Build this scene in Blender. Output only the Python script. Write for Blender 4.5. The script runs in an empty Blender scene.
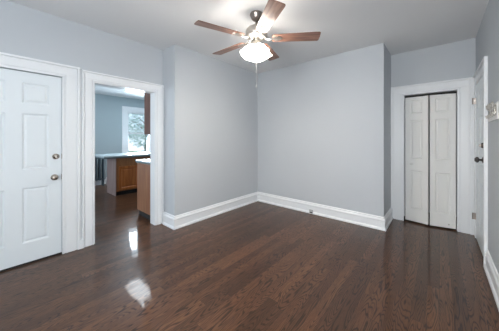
import bpy, bmesh, math, random
from mathutils import Vector, Matrix
random.seed(7)
C = bpy.context.scene.collection
scene = bpy.context.scene
PI = math.pi

# ------------------------------------------------------------------ camera
FPX, CX, HY, CAMH, TH = 220.73, 249.5, 138.32, 1.3323, 0.7106
cam_d = bpy.data.cameras.new('camera'); cam = bpy.data.objects.new('camera', cam_d); C.objects.link(cam)
cam_d.sensor_width = 36; cam_d.lens = FPX/499*36
cam_d.shift_x = 0; cam_d.shift_y = -(165.5-HY)/499
cam.location = (0, 0, CAMH); cam.rotation_euler = (PI/2, 0, TH)
cam_d.clip_start = .02
scene.camera = cam

# ------------------------------------------------------------------ world, light, exposure
world = bpy.data.worlds.new('sky'); scene.world = world; world.use_nodes = True
wn = world.node_tree.nodes; wl = world.node_tree.links
bg = wn['Background']; bg.inputs['Strength'].default_value = .75
tc = wn.new('ShaderNodeTexCoord'); sp = wn.new('ShaderNodeSeparateXYZ'); cr = wn.new('ShaderNodeValToRGB')
wl.new(tc.outputs['Generated'], sp.inputs[0]); wl.new(sp.outputs['Z'], cr.inputs[0]); wl.new(cr.outputs[0], bg.inputs[0])
cr.color_ramp.elements[0].color = (.80, .90, 1, 1); cr.color_ramp.elements[1].color = (.45, .68, 1, 1)

def area(name, loc, rot, sx, sy, power, col):
    l = bpy.data.lights.new(name, 'AREA'); l.shape = 'RECTANGLE'; l.size = sx; l.size_y = sy
    l.energy = power; l.color = col
    o = bpy.data.objects.new(name, l); o.location = loc; o.rotation_euler = rot; C.objects.link(o); return o
# daylight lamps; all but the far kitchen window are unseen, added for light
REAR = -1.75
area('unseen_daylight_side', (.375, -.95, 1.45), (0, PI/2+.12, 0), 1.40, .96, 10.0, (.74, .88, 1))
area('unseen_daylight_rear', (-.28, REAR+.03, 1.45), (PI/2+.25, 0, 0), .86, 1.45, 47.0, (.98, .98, .97))
area('daylight_fill_kitchen', (-7.37, 3.09, 1.50), (0, -PI/2+.35, 0), 1.30, .66, 42, (.75, .89, 1))
area('daylight_fill_kitchen', (-5.6, -1.27, 1.5), (PI/2, 0, 0), 1.2, 1.2, 24, (.78, .89, 1))  # fill from an unseen south opening, added to brighten the kitchen
FAN_EMIT = 9.0
BULB_EMIT = 260.0
FIXTURE_EMIT = 5.5
vs = scene.view_settings
vs.view_transform = 'Standard'; vs.look = 'None'; vs.gamma = 1; vs.use_curve_mapping = False
vs.exposure = 1.2

# ------------------------------------------------------------------ materials
def mat(name, col, rough=.5, metal=0, spec=.5, emit=None, es=0, noise=0, nscale=8, bump=0, bscale=120, coat=0):
    m = bpy.data.materials.new(name); m.use_nodes = True; nt = m.node_tree; n = nt.nodes; L = nt.links
    b = n['Principled BSDF']
    b.inputs['Base Color'].default_value = (*col, 1); b.inputs['Roughness'].default_value = rough
    b.inputs['Metallic'].default_value = metal; b.inputs['Specular IOR Level'].default_value = spec
    b.inputs['Coat Weight'].default_value = coat
    if emit: b.inputs['Emission Color'].default_value = (*emit, 1); b.inputs['Emission Strength'].default_value = es
    g = n.new('ShaderNodeTexCoord')
    if noise:
        t = n.new('ShaderNodeTexNoise'); t.inputs['Scale'].default_value = nscale; t.inputs['Detail'].default_value = 5
        L.new(g.outputs['Object'], t.inputs['Vector'])
        r = n.new('ShaderNodeMapRange'); r.inputs['To Min'].default_value = 1-noise; r.inputs['To Max'].default_value = 1+noise
        L.new(t.outputs['Fac'], r.inputs['Value'])
        v = n.new('ShaderNodeVectorMath'); v.operation = 'SCALE'; v.inputs[0].default_value = col
        L.new(r.outputs[0], v.inputs['Scale']); L.new(v.outputs[0], b.inputs['Base Color'])
    if bump:
        t = n.new('ShaderNodeTexNoise'); t.inputs['Scale'].default_value = bscale; t.inputs['Detail'].default_value = 3
        L.new(g.outputs['Object'], t.inputs['Vector'])
        bp = n.new('ShaderNodeBump'); bp.inputs['Strength'].default_value = bump; bp.inputs['Distance'].default_value = .002
        L.new(t.outputs['Fac'], bp.inputs['Height']); L.new(bp.outputs[0], b.inputs['Normal'])
    return m

def wood(name, dark, light, axis=2, rough=.35, scale=1.0):
    m = bpy.data.materials.new(name); m.use_nodes = True; nt = m.node_tree; n = nt.nodes; L = nt.links
    b = n['Principled BSDF']; b.inputs['Roughness'].default_value = rough
    g = n.new('ShaderNodeTexCoord'); mp = n.new('ShaderNodeMapping')
    s = [26*scale]*3; s[axis] = 2.2*scale; mp.inputs['Scale'].default_value = s
    L.new(g.outputs['Object'], mp.inputs[0])
    t = n.new('ShaderNodeTexNoise'); t.inputs['Scale'].default_value = 1; t.inputs['Detail'].default_value = 6; t.inputs['Distortion'].default_value = .8
    L.new(mp.outputs[0], t.inputs['Vector'])
    c = n.new('ShaderNodeValToRGB'); c.color_ramp.elements[0].position = .3; c.color_ramp.elements[1].position = .7
    c.color_ramp.elements[0].color = (*dark, 1); c.color_ramp.elements[1].color = (*light, 1)
    L.new(t.outputs['Fac'], c.inputs[0]); L.new(c.outputs[0], b.inputs['Base Color'])
    return m

def floor_mat():
    m = bpy.data.materials.new('oak_floor'); m.use_nodes = True; nt = m.node_tree; n = nt.nodes; L = nt.links
    b = n['Principled BSDF']
    g = n.new('ShaderNodeTexCoord'); s = n.new('ShaderNodeSeparateXYZ'); L.new(g.outputs['Object'], s.inputs[0])
    def M(op, a, c=None, d=None):
        x = n.new('ShaderNodeMath'); x.operation = op
        for i, v in enumerate((a, c, d)):
            if v is None: continue
            if isinstance(v, (int, float)): x.inputs[i].default_value = v
            else: L.new(v, x.inputs[i])
        return x.outputs[0]
    W = .083
    u = M('DIVIDE', s.outputs['X'], W); row = M('FLOOR', u); fu = M('SUBTRACT', u, row)
    wn1 = n.new('ShaderNodeTexWhiteNoise'); wn1.noise_dimensions = '1D'; L.new(row, wn1.inputs['W'])
    off = M('MULTIPLY', wn1.outputs['Value'], 9.0)
    v = M('DIVIDE', M('ADD', s.outputs['Y'], off), 1.35); cell = M('FLOOR', v); fv = M('SUBTRACT', v, cell)
    pid = n.new('ShaderNodeCombineXYZ'); L.new(row, pid.inputs[0]); L.new(cell, pid.inputs[1])
    wn2 = n.new('ShaderNodeTexWhiteNoise'); wn2.noise_dimensions = '3D'; L.new(pid.outputs[0], wn2.inputs['Vector'])
    rnd = wn2.outputs['Value']
    # cathedral grain: contour bands of a stretched noise field, shifted per board
    cv = n.new('ShaderNodeCombineXYZ')
    L.new(M('MULTIPLY', s.outputs['X'], 9.0), cv.inputs[0]); L.new(M('MULTIPLY', s.outputs['Y'], 1.0), cv.inputs[1])
    L.new(M('MULTIPLY', rnd, 53.0), cv.inputs[2])
    nf = n.new('ShaderNodeTexNoise'); nf.inputs['Scale'].default_value = 1.0; nf.inputs['Detail'].default_value = 1.6; nf.inputs['Roughness'].default_value = .42
    L.new(cv.outputs[0], nf.inputs['Vector'])
    ring = M('SINE', M('MULTIPLY', nf.outputs['Fac'], 210.0))
    ring = M('MULTIPLY_ADD', ring, .5, .5)
    ringd = M('POWER', ring, 4.5)
    # fine pores
    cv2 = n.new('ShaderNodeCombineXYZ')
    L.new(M('MULTIPLY', s.outputs['X'], 260.0), cv2.inputs[0]); L.new(M('MULTIPLY', s.outputs['Y'], 14.0), cv2.inputs[1]); L.new(M('MULTIPLY', rnd, 31.0), cv2.inputs[2])
    nf2 = n.new('ShaderNodeTexNoise'); nf2.inputs['Scale'].default_value = 1.0; nf2.inputs['Detail'].default_value = 3
    L.new(cv2.outputs[0], nf2.inputs['Vector'])
    base = n.new('ShaderNodeValToRGB'); e = base.color_ramp.elements
    e[0].position = 0; e[0].color = (.056, .025, .013, 1); e[1].position = 1; e[1].color = (.175, .079, .040, 1)
    x = base.color_ramp.elements.new(.5); x.color = (.108, .048, .024, 1)
    big = n.new('ShaderNodeTexNoise'); big.inputs['Scale'].default_value = .9; L.new(g.outputs['Object'], big.inputs['Vector'])
    tone = M('ADD', M('MULTIPLY', rnd, .55), M('MULTIPLY', M('SUBTRACT', big.outputs['Fac'], .38), .9))
    L.new(tone, base.inputs[0])
    dk = M('MULTIPLY', M('MULTIPLY', ringd, nf2.outputs['Fac']), 1.95)
    pore = M('MULTIPLY', M('GREATER_THAN', nf2.outputs['Fac'], .56), .30)
    mix = n.new('ShaderNodeMix'); mix.data_type = 'RGBA'; L.new(M('MINIMUM', M('ADD', dk, pore), .85), mix.inputs['Factor'])
    L.new(base.outputs[0], mix.inputs[6]); mix.inputs[7].default_value = (.016, .009, .006, 1)
    # joints between boards
    ju = M('MINIMUM', fu, M('SUBTRACT', 1.0, fu)); jv = M('MINIMUM', fv, M('SUBTRACT', 1.0, fv))
    j = M('MAXIMUM', M('LESS_THAN', ju, .014), M('LESS_THAN', jv, .0012))
    mx2 = n.new('ShaderNodeMix'); mx2.data_type = 'RGBA'; L.new(M('MULTIPLY', j, .75), mx2.inputs['Factor'])
    L.new(mix.outputs[2], mx2.inputs[6]); mx2.inputs[7].default_value = (.012, .007, .005, 1)
    L.new(mx2.outputs[2], b.inputs['Base Color'])
    b.inputs['Roughness'].default_value = .38; b.inputs['Specular IOR Level'].default_value = .12
    b.inputs['Coat Weight'].default_value = .50; b.inputs['Coat Roughness'].default_value = .04
    wv = n.new('ShaderNodeTexNoise'); wv.inputs['Scale'].default_value = 7.0; wv.inputs['Detail'].default_value = 1; L.new(g.outputs['Object'], wv.inputs['Vector'])
    hgt = M('ADD', M('MULTIPLY', wv.outputs['Fac'], 1.2), M('ADD', M('MULTIPLY', ringd, -.04), M('MULTIPLY', j, -.25)))
    bp = n.new('ShaderNodeBump'); bp.inputs['Strength'].default_value = .45; bp.inputs['Distance'].default_value = .002
    L.new(hgt, bp.inputs['Height']); L.new(bp.outputs[0], b.inputs['Normal']); L.new(bp.outputs[0], b.inputs['Coat Normal'])
    return m

M_wall = mat('wall_paint', (.512, .543, .575), .6, spec=.3, noise=.015, nscale=2, bump=.12)
M_kwall = mat('kitchen_wall_paint', (.38, .455, .485), .6, spec=.3, bump=.12)
M_ceil = mat('ceiling_paint', (.775, .785, .795), .8, spec=.2, noise=.012, nscale=1.3, bump=.15, bscale=60)
M_trim = mat('white_trim', (.80, .82, .84), .32)
M_door = mat('white_door_paint', (.74, .79, .82), .30)
M_closet = mat('closet_door_paint', (.80, .80, .78), .38, bump=.06, bscale=50)
M_floor = floor_mat()
M_dark = mat('dark_gap', (.02, .018, .018), .8)  # near-black for shaded gaps at doors; also toe kicks and jack socket
M_nickel = mat('brushed_nickel', (.55, .52, .48), .28, metal=1)
M_pewter = mat('pewter_metal', (.34, .30, .27), .30, metal=1)
M_darkmetal = mat('aged_dark_metal', (.11, .10, .095), .35, metal=.8)
M_brass = mat('satin_nickel', (.50, .44, .38), .25, metal=1)
M_blade = wood('cherry_blade_wood', (.15, .072, .050), (.37, .20, .145), 0, .30, .8)
M_shade = mat('frosted_glass_shade', (.95, .93, .9), .35, emit=(1, .93, .84), es=FAN_EMIT)
M_bulb = mat('bulb_glass', (1, 1, 1), .3, emit=(1, .92, .8), es=BULB_EMIT)
M_oak = wood('oak_cabinet_wood', (.22, .085, .03), (.34, .145, .055), 2, .35)
M_oakdoor = wood('oak_door_wood', (.30, .085, .020), (.46, .155, .040), 2, .3)
M_oakside = wood('cabinet_side_veneer', (.23, .10, .052), (.34, .165, .09), 2, .4)
M_islandside = wood('island_side_veneer', (.24, .17, .16), (.32, .24, .22), 2, .4)
M_counter = mat('countertop_laminate', (.46, .54, .57), .25, noise=.05, nscale=40)
M_counterdark = mat('countertop_edge', (.13, .17, .18), .35)
M_radiator = mat('radiator_paint', (.05, .075, .09), .45)
M_chrome = mat('chrome', (.8, .8, .8), .15, metal=1)
M_fixture = mat('fixture_diffuser', (.9, .9, .9), .5, emit=(.88, .95, 1), es=FIXTURE_EMIT)
M_white = mat('white_plastic', (.82, .82, .80), .4)
M_grey = mat('grey_plastic', (.42, .43, .43), .45)
M_leaf = mat('leaf_daylight_washed', (.74, .80, .76), .6, noise=.3, nscale=3)  # washed-out daylight glare put into the pale leaf colour
M_bark = mat('bark', (.40, .36, .32), .9, noise=.3, nscale=12)
M_ground = mat('lawn', (.22, .30, .14), .9, noise=.3, nscale=3)
def glass():
    m = bpy.data.materials.new('window_glass'); m.use_nodes = True; n = m.node_tree.nodes; L = m.node_tree.links
    n.remove(n['Principled BSDF']); o = n['Material Output']
    t = n.new('ShaderNodeBsdfTransparent'); t.inputs[0].default_value = (.95, .98, 1, 1)
    gl = n.new('ShaderNodeBsdfGlossy'); gl.inputs['Roughness'].default_value = .02
    f = n.new('ShaderNodeFresnel'); mx = n.new('ShaderNodeMixShader')
    L.new(f.outputs[0], mx.inputs[0]); L.new(t.outputs[0], mx.inputs[1]); L.new(gl.outputs[0], mx.inputs[2]); L.new(mx.outputs[0], o.inputs[0])
    return m
M_glass = glass()

# ------------------------------------------------------------------ helpers
def obj(name, bm, m, parent=None, loc=None, smooth=False, bevel=0, rot=None, mods=None):
    bmesh.ops.recalc_face_normals(bm, faces=bm.faces)
    me = bpy.data.meshes.new(name); bm.to_mesh(me); bm.free()
    for mm in (m if isinstance(m, (list, tuple)) else [m]): me.materials.append(mm)
    if smooth:
        for p in me.polygons: p.use_smooth = True
    o = bpy.data.objects.new(name, me); C.objects.link(o)
    if loc: o.location = loc
    if rot: o.rotation_euler = rot
    if parent: o.parent = parent
    if bevel:
        b = o.modifiers.new('bevel', 'BEVEL'); b.width = bevel; b.segments = 2; b.limit_method = 'ANGLE'; b.angle_limit = .7
    return o
def box(bm, x0, x1, y0, y1, z0, z1, mi=0):
    vs = [bm.verts.new(p) for p in ((x0,y0,z0),(x1,y0,z0),(x1,y1,z0),(x0,y1,z0),(x0,y0,z1),(x1,y0,z1),(x1,y1,z1),(x0,y1,z1))]
    for f in ((0,3,2,1),(4,5,6,7),(0,1,5,4),(1,2,6,5),(2,3,7,6),(3,0,4,7)):
        fc = bm.faces.new([vs[i] for i in f]); fc.material_index = mi
def boxes(*bs):
    bm = bmesh.new()
    for b in bs: box(bm, *b)
    return bm
def struct(name, bm, m, parent=None, **k):
    o = obj(name, bm, m, parent, **k)
    if not parent: o['kind'] = 'structure'
    return o
def thing(name, label, cat, loc=(0,0,0), rot=(0,0,0), group=None):
    o = bpy.data.objects.new(name, None); C.objects.link(o); o.location = loc; o.rotation_euler = rot
    o.empty_display_size = .1
    o['label'] = label; o['category'] = cat
    if group: o['group'] = group
    return o
def tag(o, label, cat, group=None):
    o['label'] = label; o['category'] = cat
    if group: o['group'] = group
    return o
def lathe(bm, prof, seg=32, mtx=None, caps=True):
    rings = []
    for r, z in prof:
        ring = []
        for i in range(seg):
            a = 2*PI*i/seg; p = Vector((r*math.cos(a), r*math.sin(a), z))
            if mtx: p = mtx @ p
            ring.append(bm.verts.new(p))
        rings.append(ring)
    for a, b in zip(rings, rings[1:]):
        for i in range(seg): bm.faces.new((a[i], a[(i+1)%seg], b[(i+1)%seg], b[i]))
    if caps:
        bm.faces.new(rings[0]); bm.faces.new(rings[-1][::-1])
def sweep(bm, path, prof, closed=False):
    """extrude a closed 2D profile (offset outward, height) along straight pieces: path = [(point, outward)]"""
    rings = []
    for p, o in path:
        rings.append([bm.verts.new(Vector(p)+Vector(o)*a+Vector((0,0,b))) for a, b in prof])
    k = len(prof)
    for a, b in zip(rings, rings[1:]):
        for i in range(k): bm.faces.new((a[i], a[(i+1)%k], b[(i+1)%k], b[i]))
    bm.faces.new(rings[0]); bm.faces.new(rings[-1][::-1])
def slab(w, h, t, panels, g=.016, dep=.011, r2=.036, rise=.007):
    """panelled slab: local x across, z up, front face at y=0 looking towards -y; panels = [(x0,x1,z0,z1)]"""
    bm = bmesh.new()
    xs = sorted({0, w, *[p[0] for p in panels], *[p[1] for p in panels]})
    zs = sorted({0, h, *[p[2] for p in panels], *[p[3] for p in panels]})
    inp = lambda x, z: any(p[0] < x < p[1] and p[2] < z < p[3] for p in panels)
    q = lambda pts: bm.faces.new([bm.verts.new(p) for p in pts])
    for a, b in zip(xs, xs[1:]):
        for c, d in zip(zs, zs[1:]):
            if not inp((a+b)/2, (c+d)/2): q([(a,0,c),(b,0,c),(b,0,d),(a,0,d)])
    for x0, x1, z0, z1 in panels:
        steps = [(0, 0), (g, dep), (g+.004, dep), (r2, dep-rise)]
        rect = lambda i, y: [(x0+i,y,z0+i),(x1-i,y,z0+i),(x1-i,y,z1-i),(x0+i,y,z1-i)]
        for (i0, y0), (i1, y1) in zip(steps, steps[1:]):
            A, B = rect(i0, y0), rect(i1, y1)
            for k in range(4): q([A[k], A[(k+1)%4], B[(k+1)%4], B[k]])
        q(rect(*steps[-1]))
    q([(0,t,0),(0,t,h),(w,t,h),(w,t,0)]); q([(0,0,0),(0,0,h),(0,t,h),(0,t,0)]); q([(w,0,0),(w,t,0),(w,t,h),(w,0,h)])
    q([(0,0,0),(0,t,0),(w,t,0),(w,0,0)]); q([(0,0,h),(w,0,h),(w,t,h),(0,t,h)])
    bmesh.ops.remove_doubles(bm, verts=bm.verts, dist=1e-5)
    return bm

# ------------------------------------------------------------------ room dimensions (metres)
H = 2.72
XL, XC, YR, YB, XE, YA, XR = -3.30, -2.955, 1.745, 3.70, -.613, 4.34, .378
T = .13
KX, KH, KY0, KY1 = -7.40, 2.60, -1.30, 4.30

struct('floor', boxes((KX-.2, XR+.2, REAR-.2, 5.3, -.08, 0)), M_floor)
struct('ceiling', boxes((XL-T+.02, XR+T, REAR-T, 5.2, H, H+.1)), M_ceil)
# left wall with an entrance door and an open doorway
D0, D1, DT = -.245, .52, 2.04
O0, O1, OT = .826, 1.625, 2.047
struct('wall_left', boxes((XL-T, XL, REAR, D0, 0, H), (XL-T, XL, D0, D1, DT, H), (XL-T, XL, D1, O0, 0, H),
       (XL-T, XL, O0, O1, OT, H), (XL-T, XL, O1, YR+.01, 0, H)), M_wall)
struct('wall_chase', boxes((XL-T, XC, YR, YB+.12, 0, H)), M_wall)
struct('wall_back', boxes((XC, XE, YB, YA+.14, 0, H)), M_wall)
B0, B1, BT = -.435, .196, 2.03
struct('wall_closet', boxes((XE, B0, YA, YA+T, 0, H), (B0, B1, YA, YA+T, BT, H), (B1, XR, YA, YA+T, 0, H)), M_wall)
R0, R1, RT = 3.455, 4.205, 2.04
SW0, SW1 = -1.45, -.45
struct('wall_right', boxes((XR, XR+T, REAR, SW0, 0, H), (XR, XR+T, SW0, SW1, 0, .72), (XR, XR+T, SW0, SW1, 2.18, H), (XR, XR+T, SW1, R0, 0, H), (XR, XR+T, R0, R1, RT, H), (XR, XR+T, R1, 5.2, 0, H)), M_wall)
# closet interior
struct('wall_closet_back', boxes((XE-.1, XR, 5.1, 5.2, 0, H), (XE-.1, XE, YA+T, 5.1, 0, H)), M_wall)
# rear wall; its unseen window is added to let daylight in
RW = [(-.71, .15)]
struct('wall_rear', boxes((XL-T, RW[0][0], REAR-T, REAR, 0, H), (RW[0][1], XR+T, REAR-T, REAR, 0, H),
       *[(a, b, REAR-T, REAR, 0, .72) for a, b in RW], *[(a, b, REAR-T, REAR, 2.18, H) for a, b in RW]), M_wall)
for i, (a, b) in enumerate(RW):
    w = struct(f'window_{i+1}', boxes((a, a+.04, REAR-.1, REAR-.03, .72, 2.18), (b-.04, b, REAR-.1, REAR-.03, .72, 2.18),
        (a, b, REAR-.1, REAR-.03, .72, .77), (a, b, REAR-.1, REAR-.03, 2.13, 2.18), (a, b, REAR-.1, REAR-.03, 1.42, 1.47)), M_trim)
    struct('pane', boxes((a+.04, b-.04, REAR-.07, REAR-.065, .77, 2.13)), M_glass, w)
w = struct('window_2', boxes((XR+.03, XR+.10, SW0, SW0+.04, .72, 2.18), (XR+.03, XR+.10, SW1-.04, SW1, .72, 2.18), (XR+.03, XR+.10, SW0, SW1, .72, .77),
    (XR+.03, XR+.10, SW0, SW1, 2.13, 2.18), (XR+.03, XR+.10, SW0, SW1, 1.42, 1.47)), M_trim)  # unseen side window, added to light the room
struct('pane', boxes((XR+.065, XR+.07, SW0+.04, SW1-.04, .77, 2.13)), M_glass, w)
# kitchen shell
KW0, KW1, KWB, KWT = 2.745, 3.43, .80, 2.165
struct('wall_kitchen_far', boxes((KX-.12, KX, KY0, KW0, 0, KH), (KX-.12, KX, KW1, KY1, 0, KH),
       (KX-.12, KX, KW0, KW1, 0, KWB), (KX-.12, KX, KW0, KW1, KWT, KH)), M_kwall)
struct('wall_kitchen_north', boxes((KX-.12, XL-T, KY1, KY1+.1, 0, KH)), M_kwall)
struct('wall_kitchen_south', boxes((KX-.12, -6.2, KY0-.1, KY0, 0, KH), (-5.0, XL-T, KY0-.1, KY0, 0, KH),
       (-6.2, -5.0, KY0-.1, KY0, 0, .9), (-6.2, -5.0, KY0-.1, KY0, 2.1, KH)), M_kwall)
struct('wall_kitchen_near', boxes((XL-T-.006, XL-T, KY0, O0, 0, KH), (XL-T-.006, XL-T, O1, KY1, 0, KH), (XL-T-.006, XL-T, O0, O1, OT, KH)), M_kwall)
struct('ceiling_kitchen', boxes((KX-.12, XL-T+.02, KY0-.1, KY1+.1, KH, KH+.1)), M_ceil)
# kitchen window: casing, sashes, panes
w = struct('window_3', boxes((KX-.10, KX-.01, KW0, KW0+.035, KWB+.05, KWT-.04), (KX-.10, KX-.01, KW1-.035, KW1, KWB+.05, KWT-.04),
    (KX-.10, KX-.01, KW0, KW1, KWT-.04, KWT), (KX-.10, KX-.01, KW0, KW1, KWB, KWB+.05), (KX-.09, KX-.03, KW0+.035, KW1-.035, 1.47, 1.52)), M_trim, bevel=.003)
struct('window_casing', boxes((KX-.01, KX+.022, KW0-.155, KW0, KWB-.02, KWT), (KX-.01, KX+.022, KW1, KW1+.13, KWB-.02, KWT),
    (KX-.01, KX+.022, KW0-.155, KW1+.13, KWT, KWT+.155), (KX, KX+.034, KW0-.16, KW0-.13, KWB-.02, KWT+.13), (KX, KX+.034, KW0-.16, KW1+.14, KWT+.13, KWT+.16)), M_trim, w, bevel=.004)
struct('window_sill', boxes((KX-.02, KX+.08, KW0-.18, KW1+.15, KWB-.045, KWB-.005)), M_trim, w, bevel=.005)
struct('pane', boxes((KX-.065, KX-.06, KW0+.035, KW1-.035, KWB+.05, KWT-.04)), M_glass, w)
struct('baseboard_kitchen', boxes((KX, KX+.02, KY0, KY1, 0, .15), (KX, KX+.028, KY0, KY1, 0, .03)), M_trim, bevel=.004)

# ------------------------------------------------------------------ baseboards
BP = [(0, 0), (.032, 0), (.032, .018), (.022, .034), (.018, .036), (.018, .128), (.024, .132), (.026, .142), (.020, .156), (.012, .166), (.012, .178), (.006, .188), (0, .190)]
def mitre(name, pts, dirs):
    bm = bmesh.new(); sweep(bm, list(zip(pts, dirs)), BP); return struct(name, bm, M_trim)
mitre('baseboard_back', [(XC-.0, YR, 0), (XC, YB, 0), (XE, YB, 0), (XE, YA-.022, 0)], [(1,-1,0), (1,-1,0), (1,-1,0), (1,0,0)])
mitre('baseboard_chase', [(XL+.035, YR, 0), (XC, YR, 0)], [(0,-1,0), (1,-1,0)])
mitre('baseboard_right', [(XR, 3.318, 0), (XR, REAR, 0)], [(-1,0,0), (-1,0,0)])
mitre('baseboard_left', [(XL, REAR, 0), (XL, D0-.165, 0)], [(1,0,0), (1,0,0)])
mitre('baseboard_rear', [(XL, REAR, 0), (XR, REAR, 0)], [(0,1,0), (0,1,0)])

# ------------------------------------------------------------------ casings (profiled board, local: a = across from opening edge, b = thickness)
def casing(name, plane, sgn, wallc, o0, o1, top, wl, wr, wt, bottom=0, mat_=None, parent=None, jamb=0, th=.022):
    """plane 'X': wall at x=wallc, opening along y.  plane 'Y': wall at y=wallc, opening along x. sgn = direction into the room"""
    bm = bmesh.new()
    # profile steps as fractions of width (from the opening outwards): (f0, f1, thickness)
    st = [(0, .12, th*.8), (.12, .20, th*.45), (.20, .76, th*.75), (.76, .84, th*.5), (.84, 1, th*1.35)]
    def bx(a0, a1, t, z0, z1):
        lo, hi = sorted((a0, a1)); c0, c1 = sorted((wallc, wallc+sgn*t))
        if plane == 'X': box(bm, c0, c1, lo, hi, z0, z1)
        else: box(bm, lo, hi, c0, c1, z0, z1)
    for f0, f1, t in st:
        if wl: bx(o0-wl*f0, o0-wl*f1, t, bottom, top+wt*f0)
        if wr: bx(o1+wr*f0, o1+wr*f1, t, bottom, top+wt*f0)
        bx(o0-wl*f1, o1+wr*f1, t, top+wt*f0, top+wt*f1)
    if jamb:
        c0, c1 = sorted((wallc, wallc-sgn*jamb))
        j = .006
        for (a0, a1, z0, z1) in ((o0, o0+j, 0, top-j), (o1-j, o1, 0, top-j), (o0, o1, top-j, top)):
            if plane == 'X': box(bm, c0, c1, a0, a1, z0, z1)
            else: box(bm, a0, a1, c0, c1, z0, z1)
    return struct(name, bm, mat_ or M_trim, parent, bevel=.0025)
casing('trim_1', 'X', 1, XL, D0, D1, DT, .16, .165, .142)
casing('trim_2', 'X', 1, XL, O0, O1, OT, .121, .118, .116)
struct('trim_3', boxes((XL-T-.012, XL+.004, O0, O0+.014, 0, OT-.014), (XL-T-.012, XL+.004, O1-.014, O1, 0, OT-.014), (XL-T-.012, XL+.004, O0, O1, OT-.014, OT)), M_trim, bevel=.002)
# filler between the two casings, with a solid foot block
struct('trim_4', boxes((XL, XL+.008, D1+.165, O0-.121, 0, 2.16), (XL, XL+.030, D1+.160, O0-.115, 0, .115)), M_trim, bevel=.003)
casing('trim_5', 'Y', -1, YA, B0, B1, BT, .178, XR-B1-.03, .148, jamb=.10)
casing('trim_6', 'X', -1, XR, R0, R1, RT, .135, YA-R1-.002, .142)

# ------------------------------------------------------------------ doors
def six(w, h, cols, rows): return [(a, b, c, d) for a, b in cols for c, d in rows]
# entrance door in the left wall (front looks towards +x)
dw = D1-D0-.006
rows = [(.208, .79), (.985, 1.58), (1.685, 1.905)]
def mk_door(name, bm, m, loc, rz): return struct(name, bm, m, None, loc=loc, rot=(0, 0, rz))
# local x -> world +y, local -y (front) -> world +x : rotate +90deg
d1 = mk_door('door_1', slab(dw, 2.015, .04, six(dw, 2.0, [(.110, .322), (.440, .652)], rows)), M_door, (XL-.012, D0+.003, .018), PI/2)
def part(name, bm, m, parent, **k):
    o = obj(name, bm, m, parent, **k); return o
def knob_bm(r=.027, l=.062):
    """axis along -y from the face at y=0"""
    bm = bmesh.new(); mt = Matrix.Rotation(PI/2, 4, 'X')
    lathe(bm, [(.034, 0), (.034, .004), (.030, .009), (.014, .012), (.011, .022), (.011, .030), (.018, .034), (r*.93, .041), (r, .050), (r*.88, .058), (r*.5, l), (.001, l+.001)], 28, mt)
    return bm
k = part('door_knob', knob_bm(), M_brass, d1, loc=(.455-D0-.003, 0, .872), smooth=True)
bm = bmesh.new(); mt = Matrix.Rotation(PI/2, 4, 'X')
lathe(bm, [(.032, 0), (.032, .008), (.027, .015), (.018, .017), (.017, .022), (.001, .023)], 28, mt)
db = part('deadbolt', bm, M_brass, d1, loc=(.466-D0-.003, 0, 1.108), smooth=True)
part('thumb_turn', boxes((-.005, .005, -.036, -.020, -.016, .016)), M_nickel, db, bevel=.002)
for z in (.872, 1.108):
    part('strike_plate', boxes((dw-.003, dw+.003, -.004, .012, z-.03, z+.03)), M_pewter, d1, bevel=.001)
struct('trim_7', boxes((XL-.10, XL-.008, D0, D1, 0, .012)), M_dark)
# door in the right wall near the closet; front looks towards -x : rotate -90deg, local x -> world -y
dw2 = R1-R0-.006
c2 = [(.11, .318), (.426, .634)]
d2 = mk_door('door_2', slab(dw2, 2.015, .04, six(dw2, 2.0, c2, rows)), M_door, (XR-.010, R1-.003, .018), -PI/2)
part('door_knob', knob_bm(.033, .070), M_darkmetal, d2, loc=(R1-3.53, 0, 1.075), smooth=True)
bm = bmesh.new(); lathe(bm, [(.030, 0), (.030, .010), (.024, .018), (.012, .020), (.001, .021)], 24, mt)
db = part('deadbolt', bm, M_darkmetal, d2, loc=(R1-3.535, 0, 1.235), smooth=True)
part('thumb_turn', boxes((-.004, .004, -.034, -.018, -.015, .015)), M_pewter, db, bevel=.002)
for z in (.23, 1.77):
    h = bmesh.new(); lathe(h, [(.006, 0), (.006, .085)], 12, Matrix.Translation((.0, -.031, z)))
    box(h, -.003, .003, -.031, .0, z, z+.085)
    part('hinge', h, M_pewter, d2, smooth=False)
# bifold closet doors: two leaves, the fold standing slightly proud
lw = (B1-B0)/2-.022
rws = [(.20, .80), (.99, 1.60), (1.70, 1.91)]
dy = .055; ang = math.asin(dy/lw)
d3 = mk_door('door_3', slab(lw, 1.960, .032, [(.070, lw-.070, a, b) for a, b in rws], g=.012, r2=.030), M_closet, (B0+.016, YA+.016, .022), -ang)
part('gap_shade_block', boxes((-.055, -.006, -.030, .010, -.022, .050)), M_dark, d3, bevel=.003)  # dark block standing in for the shaded notch at the casing foot
bm = bmesh.new(); lathe(bm, [(.012, 0), (.010, .008), (.008, .014), (.017, .022), (.019, .029), (.013, .035), (.001, .036)], 20, mt)
part('cabinet_knob', bm, M_white, d3, loc=(.085, 0, .905), smooth=True)
d4 = mk_door('door_4', slab(lw, 1.960, .032, [(.062, lw-.062, a, b) for a, b in rws], g=.012, r2=.030), M_closet,
    (B1-.016-lw*math.cos(ang), YA+.016-dy, .022), ang)
bm = bmesh.new(); lathe(bm, [(.010, 0), (.010, .004), (.004, .010), (.001, .011)], 16, mt)
part('roller_pin', bm, M_nickel, d4, loc=(.215, 0, .05), smooth=True)
struct('head_gap_shade', boxes((B0, B1, YA+.03, YA+.06, BT-.035, BT-.018), ), M_dark)  # dark strip painting the shade in the gap above the closet doors

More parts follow.
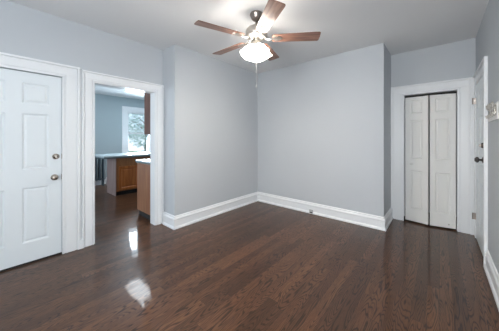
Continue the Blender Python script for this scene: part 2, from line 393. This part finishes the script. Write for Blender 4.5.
# ------------------------------------------------------------------ wall jack in the back baseboard
jk = thing('wall_jack', 'small grey outlet box set low in the white baseboard of the back wall', 'outlet', (-1.72, YB-.020, .032))
part('housing', boxes((-.036, .036, -.014, .006, -.004, .040)), M_grey, jk, bevel=.003)
part('socket', boxes((-.028, .028, -.018, -.010, -.022, -.002)), M_dark, jk, bevel=.002)

# ------------------------------------------------------------------ hook rack on the right wall
hr = thing('hook_rack', 'small white hook rack with grey metal hooks mounted on the right wall', 'hook rack', (XR, 3.03, 1.58))
part('back_plate', boxes((-.014, 0, -.28, .16, -.085, -.055), (-.008, 0, -.25, .13, -.055, .065)), M_white, hr, bevel=.004)
def tube(bm, pts, r, seg=10):
    rings = []
    for i, p in enumerate(pts):
        p = Vector(p); a = Vector(pts[max(i-1, 0)]); b = Vector(pts[min(i+1, len(pts)-1)]); d = (b-a).normalized()
        u = d.orthogonal().normalized(); v = d.cross(u)
        if i and rings:
            pu = prev_u - d*prev_u.dot(d)
            if pu.length > 1e-4: u = pu.normalized(); v = d.cross(u)
        prev_u = u
        rr = r[i] if isinstance(r, (list, tuple)) else r
        rings.append([bm.verts.new(p+u*rr*math.cos(2*PI*k/seg)+v*rr*math.sin(2*PI*k/seg)) for k in range(seg)])
    for a, b in zip(rings, rings[1:]):
        for k in range(seg): bm.faces.new((a[k], a[(k+1)%seg], b[(k+1)%seg], b[k]))
    bm.faces.new(rings[0]); bm.faces.new(rings[-1][::-1])
for y in (.10, .0, -.10, -.20):
    bm = bmesh.new()
    tube(bm, [(-.008, y, .03), (-.018, y, .024), (-.028, y, .036), (-.030, y, .070)], [.006, .006, .006, .009])
    tube(bm, [(-.008, y, .02), (-.012, y, -.02), (-.018, y, -.05), (-.030, y, -.055), (-.034, y, -.030)], [.006, .006, .006, .006, .008])
    box(bm, -.014, -.008, y-.012, y+.012, -.005, .045)
    part('hook', bm, M_nickel, hr, smooth=True)

# ------------------------------------------------------------------ ceiling fan
FX, FY = -1.5456, 1.9156
fan = thing('ceiling_fan', 'five-blade ceiling fan with reddish wood blades and lit frosted glass shades', 'ceiling fan', (FX, FY, H))
bm = bmesh.new(); lathe(bm, [(.070, 0), (.074, -.010), (.073, -.022), (.064, -.032), (.060, -.050), (.046, -.070), (.026, -.082), (.014, -.086)], 36)
part('canopy', bm, M_pewter, fan, smooth=True)
bm = bmesh.new(); lathe(bm, [(.013, -.08), (.013, -.15)], 16)
part('downrod', bm, M_pewter, fan, smooth=True)
bm = bmesh.new(); lathe(bm, [(.020, -.130), (.028, -.134), (.034, -.146), (.064, -.152), (.098, -.164), (.116, -.184), (.122, -.208), (.118, -.232), (.125, -.238), (.125, -.250), (.114, -.262), (.088, -.278), (.060, -.290), (.030, -.296)], 40)
part('motor_housing', bm, M_nickel, fan, smooth=True)
for k in range(5):
    a = math.radians(35.5+72*k)
    # blade outline in local xy, pitch 13 degrees
    pts = []
    L0, L1 = .175, .688
    outline = [(L0, -.052), (L0+.02, -.062), (.30, -.067), (.45, -.070), (.60, -.074), (.672, -.075), (.686, -.066), (.690, 0), (.686, .066), (.672, .075), (.60, .074), (.45, .070), (.30, .067), (L0+.02, .062), (L0, .052)]
    bm = bmesh.new()
    top = [bm.verts.new((x, y, .0035)) for x, y in outline]; bot = [bm.verts.new((x, y, -.0035)) for x, y in outline]
    bm.faces.new(top); bm.faces.new(bot[::-1]); n_ = len(outline)
    for i in range(n_): bm.faces.new((bot[i], bot[(i+1) % n_], top[(i+1) % n_], top[i]))
    mrot = Matrix.Rotation(a, 4, 'Z') @ Matrix.Translation((0, 0, -.279)) @ Matrix.Rotation(math.radians(-11), 4, 'X')
    bl = part('blade', bm, M_blade, fan, bevel=.0015); bl.matrix_local = mrot
    # blade iron: curved arm and forked plate below the blade
    bm = bmesh.new()
    tube(bm, [(.085, 0, .010), (.115, 0, -.006), (.150, 0, -.012), (.190, 0, -.010)], [.013, .012, .011, .010], 10)
    out = [(.180, -.014), (.205, -.036), (.235, -.040), (.262, -.030), (.275, -.012), (.292, 0), (.275, .012), (.262, .030), (.235, .040), (.205, .036), (.180, .014)]
    t_ = [bm.verts.new((x, y, -.004)) for x, y in out]; b_ = [bm.verts.new((x, y, -.010)) for x, y in out]
    bm.faces.new(t_); bm.faces.new(b_[::-1])
    for i in range(len(out)): bm.faces.new((b_[i], b_[(i+1) % len(out)], t_[(i+1) % len(out)], t_[i]))
    for sx, sy in ((.225, -.022), (.225, .022), (.268, 0)):
        lathe(bm, [(.005, -.013), (.005, -.009)], 8, Matrix.Translation((sx, sy, 0)))
    part('blade_iron', bm, M_nickel, bl)
bm = bmesh.new(); lathe(bm, [(.040, -.288), (.046, -.300), (.046, -.330), (.056, -.338), (.056, -.360), (.044, -.376), (.020, -.390), (.010, -.396), (.006, -.404)], 32)
lk = part('light_fitter', bm, M_nickel, fan, smooth=True)
for k in range(4):
    a = math.radians(-22+90*k)
    tilt = math.radians(30)
    m = Matrix.Rotation(a, 4, 'Z') @ Matrix.Translation((.046, 0, -.352)) @ Matrix.Rotation(-tilt, 4, 'Y') @ Matrix.Diagonal((1.06, 1.06, 1.26, 1))
    bm = bmesh.new()
    lathe(bm, [(.022, .0), (.024, -.012), (.034, -.028), (.050, -.050), (.060, -.075), (.066, -.098), (.074, -.112), (.078, -.118), (.075, -.119), (.070, -.112), (.062, -.098), (.056, -.075), (.046, -.050), (.030, -.028), (.020, -.012)], 28, m, caps=False)
    sh = part('lamp_shade', bm, M_shade, fan, smooth=True)
    bm = bmesh.new(); lathe(bm, [(.010, -.01), (.012, -.03), (.024, -.055), (.027, -.072), (.020, -.090), (.006, -.098), (.001, -.099)], 20, m)
    part('bulb', bm, M_bulb, sh, smooth=True)
    bm = bmesh.new(); lathe(bm, [(.018, .022), (.026, .016), (.027, -.008), (.022, -.012)], 20, m)
    part('shade_holder', bm, M_nickel, sh, smooth=True)
bm = bmesh.new(); z = -.385
tube(bm, [(0, 0, -.385), (0, 0, -.800)], .0015, 6)
for i in range(50): lathe(bm, [(.0009, -.39-.0078*i), (.0018, -.3925-.0078*i), (.0009, -.395-.0078*i)], 6)
pc = part('pull_chain', bm, M_grey, fan, smooth=True)
bm = bmesh.new(); lathe(bm, [(.002, -.796), (.004, -.800), (.0045, -.815), (.003, -.824), (.001, -.825)], 12)
part('chain_pull', bm, M_grey, pc, smooth=True)

# ------------------------------------------------------------------ kitchen furniture
# peninsula cabinet, front looks towards +x
isl = thing('base_cabinet', 'oak base cabinet with panelled door under the long pale worktop', 'cabinet', (-5.63, 1.845, 0))
part('body', boxes((-.585, -.012, 0, 1.36, .10, .874)), M_oakside, isl, bevel=.002)
part('side_panel', boxes((-.59, -.001, -.010, .003, 0, .8735)), M_islandside, isl, bevel=.002)
part('toe_kick', boxes((-.55, -.075, .012, 1.36, 0, .10)), M_dark, isl)
part('face_frame', boxes((-.010, 0, .006, .055, .13, .665), (-.010, 0, .495, .575, .13, .665), (-.010, 0, 1.31, 1.36, .13, .665), (-.010, 0, .006, 1.36, .665, .874), (-.010, 0, .006, 1.36, .10, .13)), M_oak, isl, bevel=.002)
for y0, dwid in ((.045, .455), (.570, .74)):
    dr = part('door', slab(dwid, .555, .018, [(.055, dwid-.055, .055, .50)], g=.012, dep=.012, r2=.05, rise=.008), M_oakdoor, isl, loc=(.018, y0+.01, .125), rot=(0, 0, PI/2))
wt = tag(obj('worktop', boxes((-6.52, -5.585, 1.58, 3.25, .90, .935)), M_counter, bevel=.006), 'long pale blue worktop spanning the oak peninsula in front of the kitchen window', 'worktop')
part('worktop_edge', boxes((-6.51, -5.595, 1.59, 3.24, .875, .90)), M_counterdark, wt, bevel=.002)
# near base cabinet beside the doorway, doors face -x
nb = thing('base_cabinet', 'brown base cabinet end standing just behind the doorway jamb', 'cabinet', (-3.445, 1.66, 0))
part('body', boxes((-.60, 0, .004, 1.2, .10, .900)), M_oakside, nb, bevel=.002)
part('side_panel', boxes((-.575, -.002, -.010, .002, 0.09, .8995)), M_oakside, nb, bevel=.002)
part('toe_kick', boxes((-.53, 0, .006, 1.2, 0, .10)), M_dark, nb)
for y0 in (.02, .61):
    dr = part('door', slab(.57, .74, .018, [(.055, .515, .055, .685)], g=.010, dep=.008, r2=.05, rise=.006), M_oak, nb, loc=(-.602, y0+.57, .12), rot=(0, 0, -PI/2))
    bm = bmesh.new(); lathe(bm, [(.008, 0), (.006, .012), (.014, .02), (.012, .027), (.001, .028)], 14, mt)
    part('knob', bm, M_nickel, dr, loc=(.06, 0, .68), smooth=True)
w2 = tag(obj('worktop', boxes((-4.09, -3.44, 1.645, 2.88, .925, .950)), M_counter, bevel=.005), 'short white-edged worktop on the brown cabinet just behind the doorway jamb', 'worktop')
part('worktop_edge', boxes((-4.08, -3.445, 1.652, 2.87, .902, .925)), M_counterdark, w2, bevel=.002)
# upper cabinet
uc = thing('wall_cabinet', 'dark reddish wall cabinet hung beside the kitchen doorway', 'cabinet', (-3.445, 1.66, 1.395))
part('body', boxes((-.30, 0, 0, 1.2, 0, .92)), M_oakside, uc, bevel=.002)
M_upper = wood('wall_cabinet_side', (.10, .038, .024), (.18, .08, .052), 2, .35)
part('side_panel', boxes((-.295, -.002, -.010, -.001, .001, .919)), M_upper, uc, bevel=.002)
for y0 in (.02, .61):
    dr = part('door', slab(.57, .88, .018, [(.055, .515, .055, .825)], g=.010, dep=.008, r2=.05, rise=.006), M_oak, uc, loc=(-.302, y0+.57, .02), rot=(0, 0, -PI/2))
# radiator under the far wall
rad = thing('radiator', 'dark column radiator standing against the far kitchen wall left of the peninsula', 'radiator', (KX+.20, 1.26, 0))
for i in range(10):
    y = i*.085
    bm = bmesh.new()
    for x in (-.055, 0, .055):
        lathe(bm, [(.010, .17), (.020, .19), (.020, .78), (.012, .80)], 10, Matrix.Translation((x, y, 0)) @ Matrix.Diagonal((1, .9, 1, 1)))
    box(bm, -.075, .075, y-.024, y+.024, .165, .21); box(bm, -.075, .075, y-.024, y+.024, .76, .82)
    if i in (0, 9): box(bm, -.07, -.04, y-.02, y+.02, 0, .17); box(bm, .04, .07, y-.02, y+.02, 0, .17)
    part('section', bm, M_radiator, rad, bevel=.006)
bm = bmesh.new(); tube(bm, [(0, .765, .13), (0, .83, .13), (0, .845, .13)], .014); lathe(bm, [(.014, 0), (.014, .10), (.026, .11), (.026, .17), (.018, .20), (.018, .225), (.001, .226)], 16, Matrix.Translation((.02, .855, 0)))
part('valve', bm, M_white, rad, smooth=True)
# kitchen ceiling light
kl = thing('ceiling_light', 'bright rectangular ceiling light fixture in the kitchen seen under the doorway head', 'ceiling light', (-5.50, 2.45, KH))
part('frame', boxes((-.76, .76, -.19, .19, -.020, 0)), M_white, kl, bevel=.004)
part('diffuser', boxes((-.74, .74, -.17, .17, -.050, -.020)), M_fixture, kl, bevel=.02)

# ------------------------------------------------------------------ outside the kitchen window
o = obj('ground', boxes((-30, KX-.2, -12, 22, -.5, -.3)), M_ground); o['kind'] = 'structure'
def tree(x, y, h, r, seed, label):
    rnd = random.Random(seed)
    t = thing('garden_tree', label, 'tree', (x, y, -.3))
    bm = bmesh.new(); tube(bm, [(0, 0, 0), (.05, 0, h*.3), (0, .08, h*.6), (.05, 0, h*.85)], [.14, .11, .08, .03], 10)
    for i in range(9):
        a = rnd.uniform(0, 2*PI); z = h*rnd.uniform(.3, .75); l = r*rnd.uniform(.6, .95)
        tube(bm, [(0, 0, z), (math.cos(a)*l*.5, math.sin(a)*l*.5, z+l*.3), (math.cos(a)*l, math.sin(a)*l, z+l*.45)], [.05, .03, .012], 6)
    part('trunk', bm, M_bark, t, smooth=True)
    bm = bmesh.new()
    for i in range(4200):
        while True:
            p = Vector((rnd.uniform(-1, 1), rnd.uniform(-1, 1), rnd.uniform(-1, 1)))
            if .3 < p.length < 1: break
        c = Vector((p.x*r, p.y*r, h*.66+p.z*h*.40)); s = rnd.uniform(.06, .11)
        q = Matrix.Rotation(rnd.uniform(0, 6.28), 3, 'Z') @ Matrix.Rotation(rnd.uniform(-1, 1), 3, 'X')
        vs_ = [bm.verts.new(c+q @ Vector(v)*s) for v in ((-1, 0, 0), (0, -.45, .1), (1, 0, 0), (0, .45, .1))]
        bm.faces.new(vs_)
    part('foliage', bm, M_leaf, t)
tree(-13.4, 6.0, 3.9, 1.5, 3, 'daylight-washed leafy garden tree seen through the kitchen window')
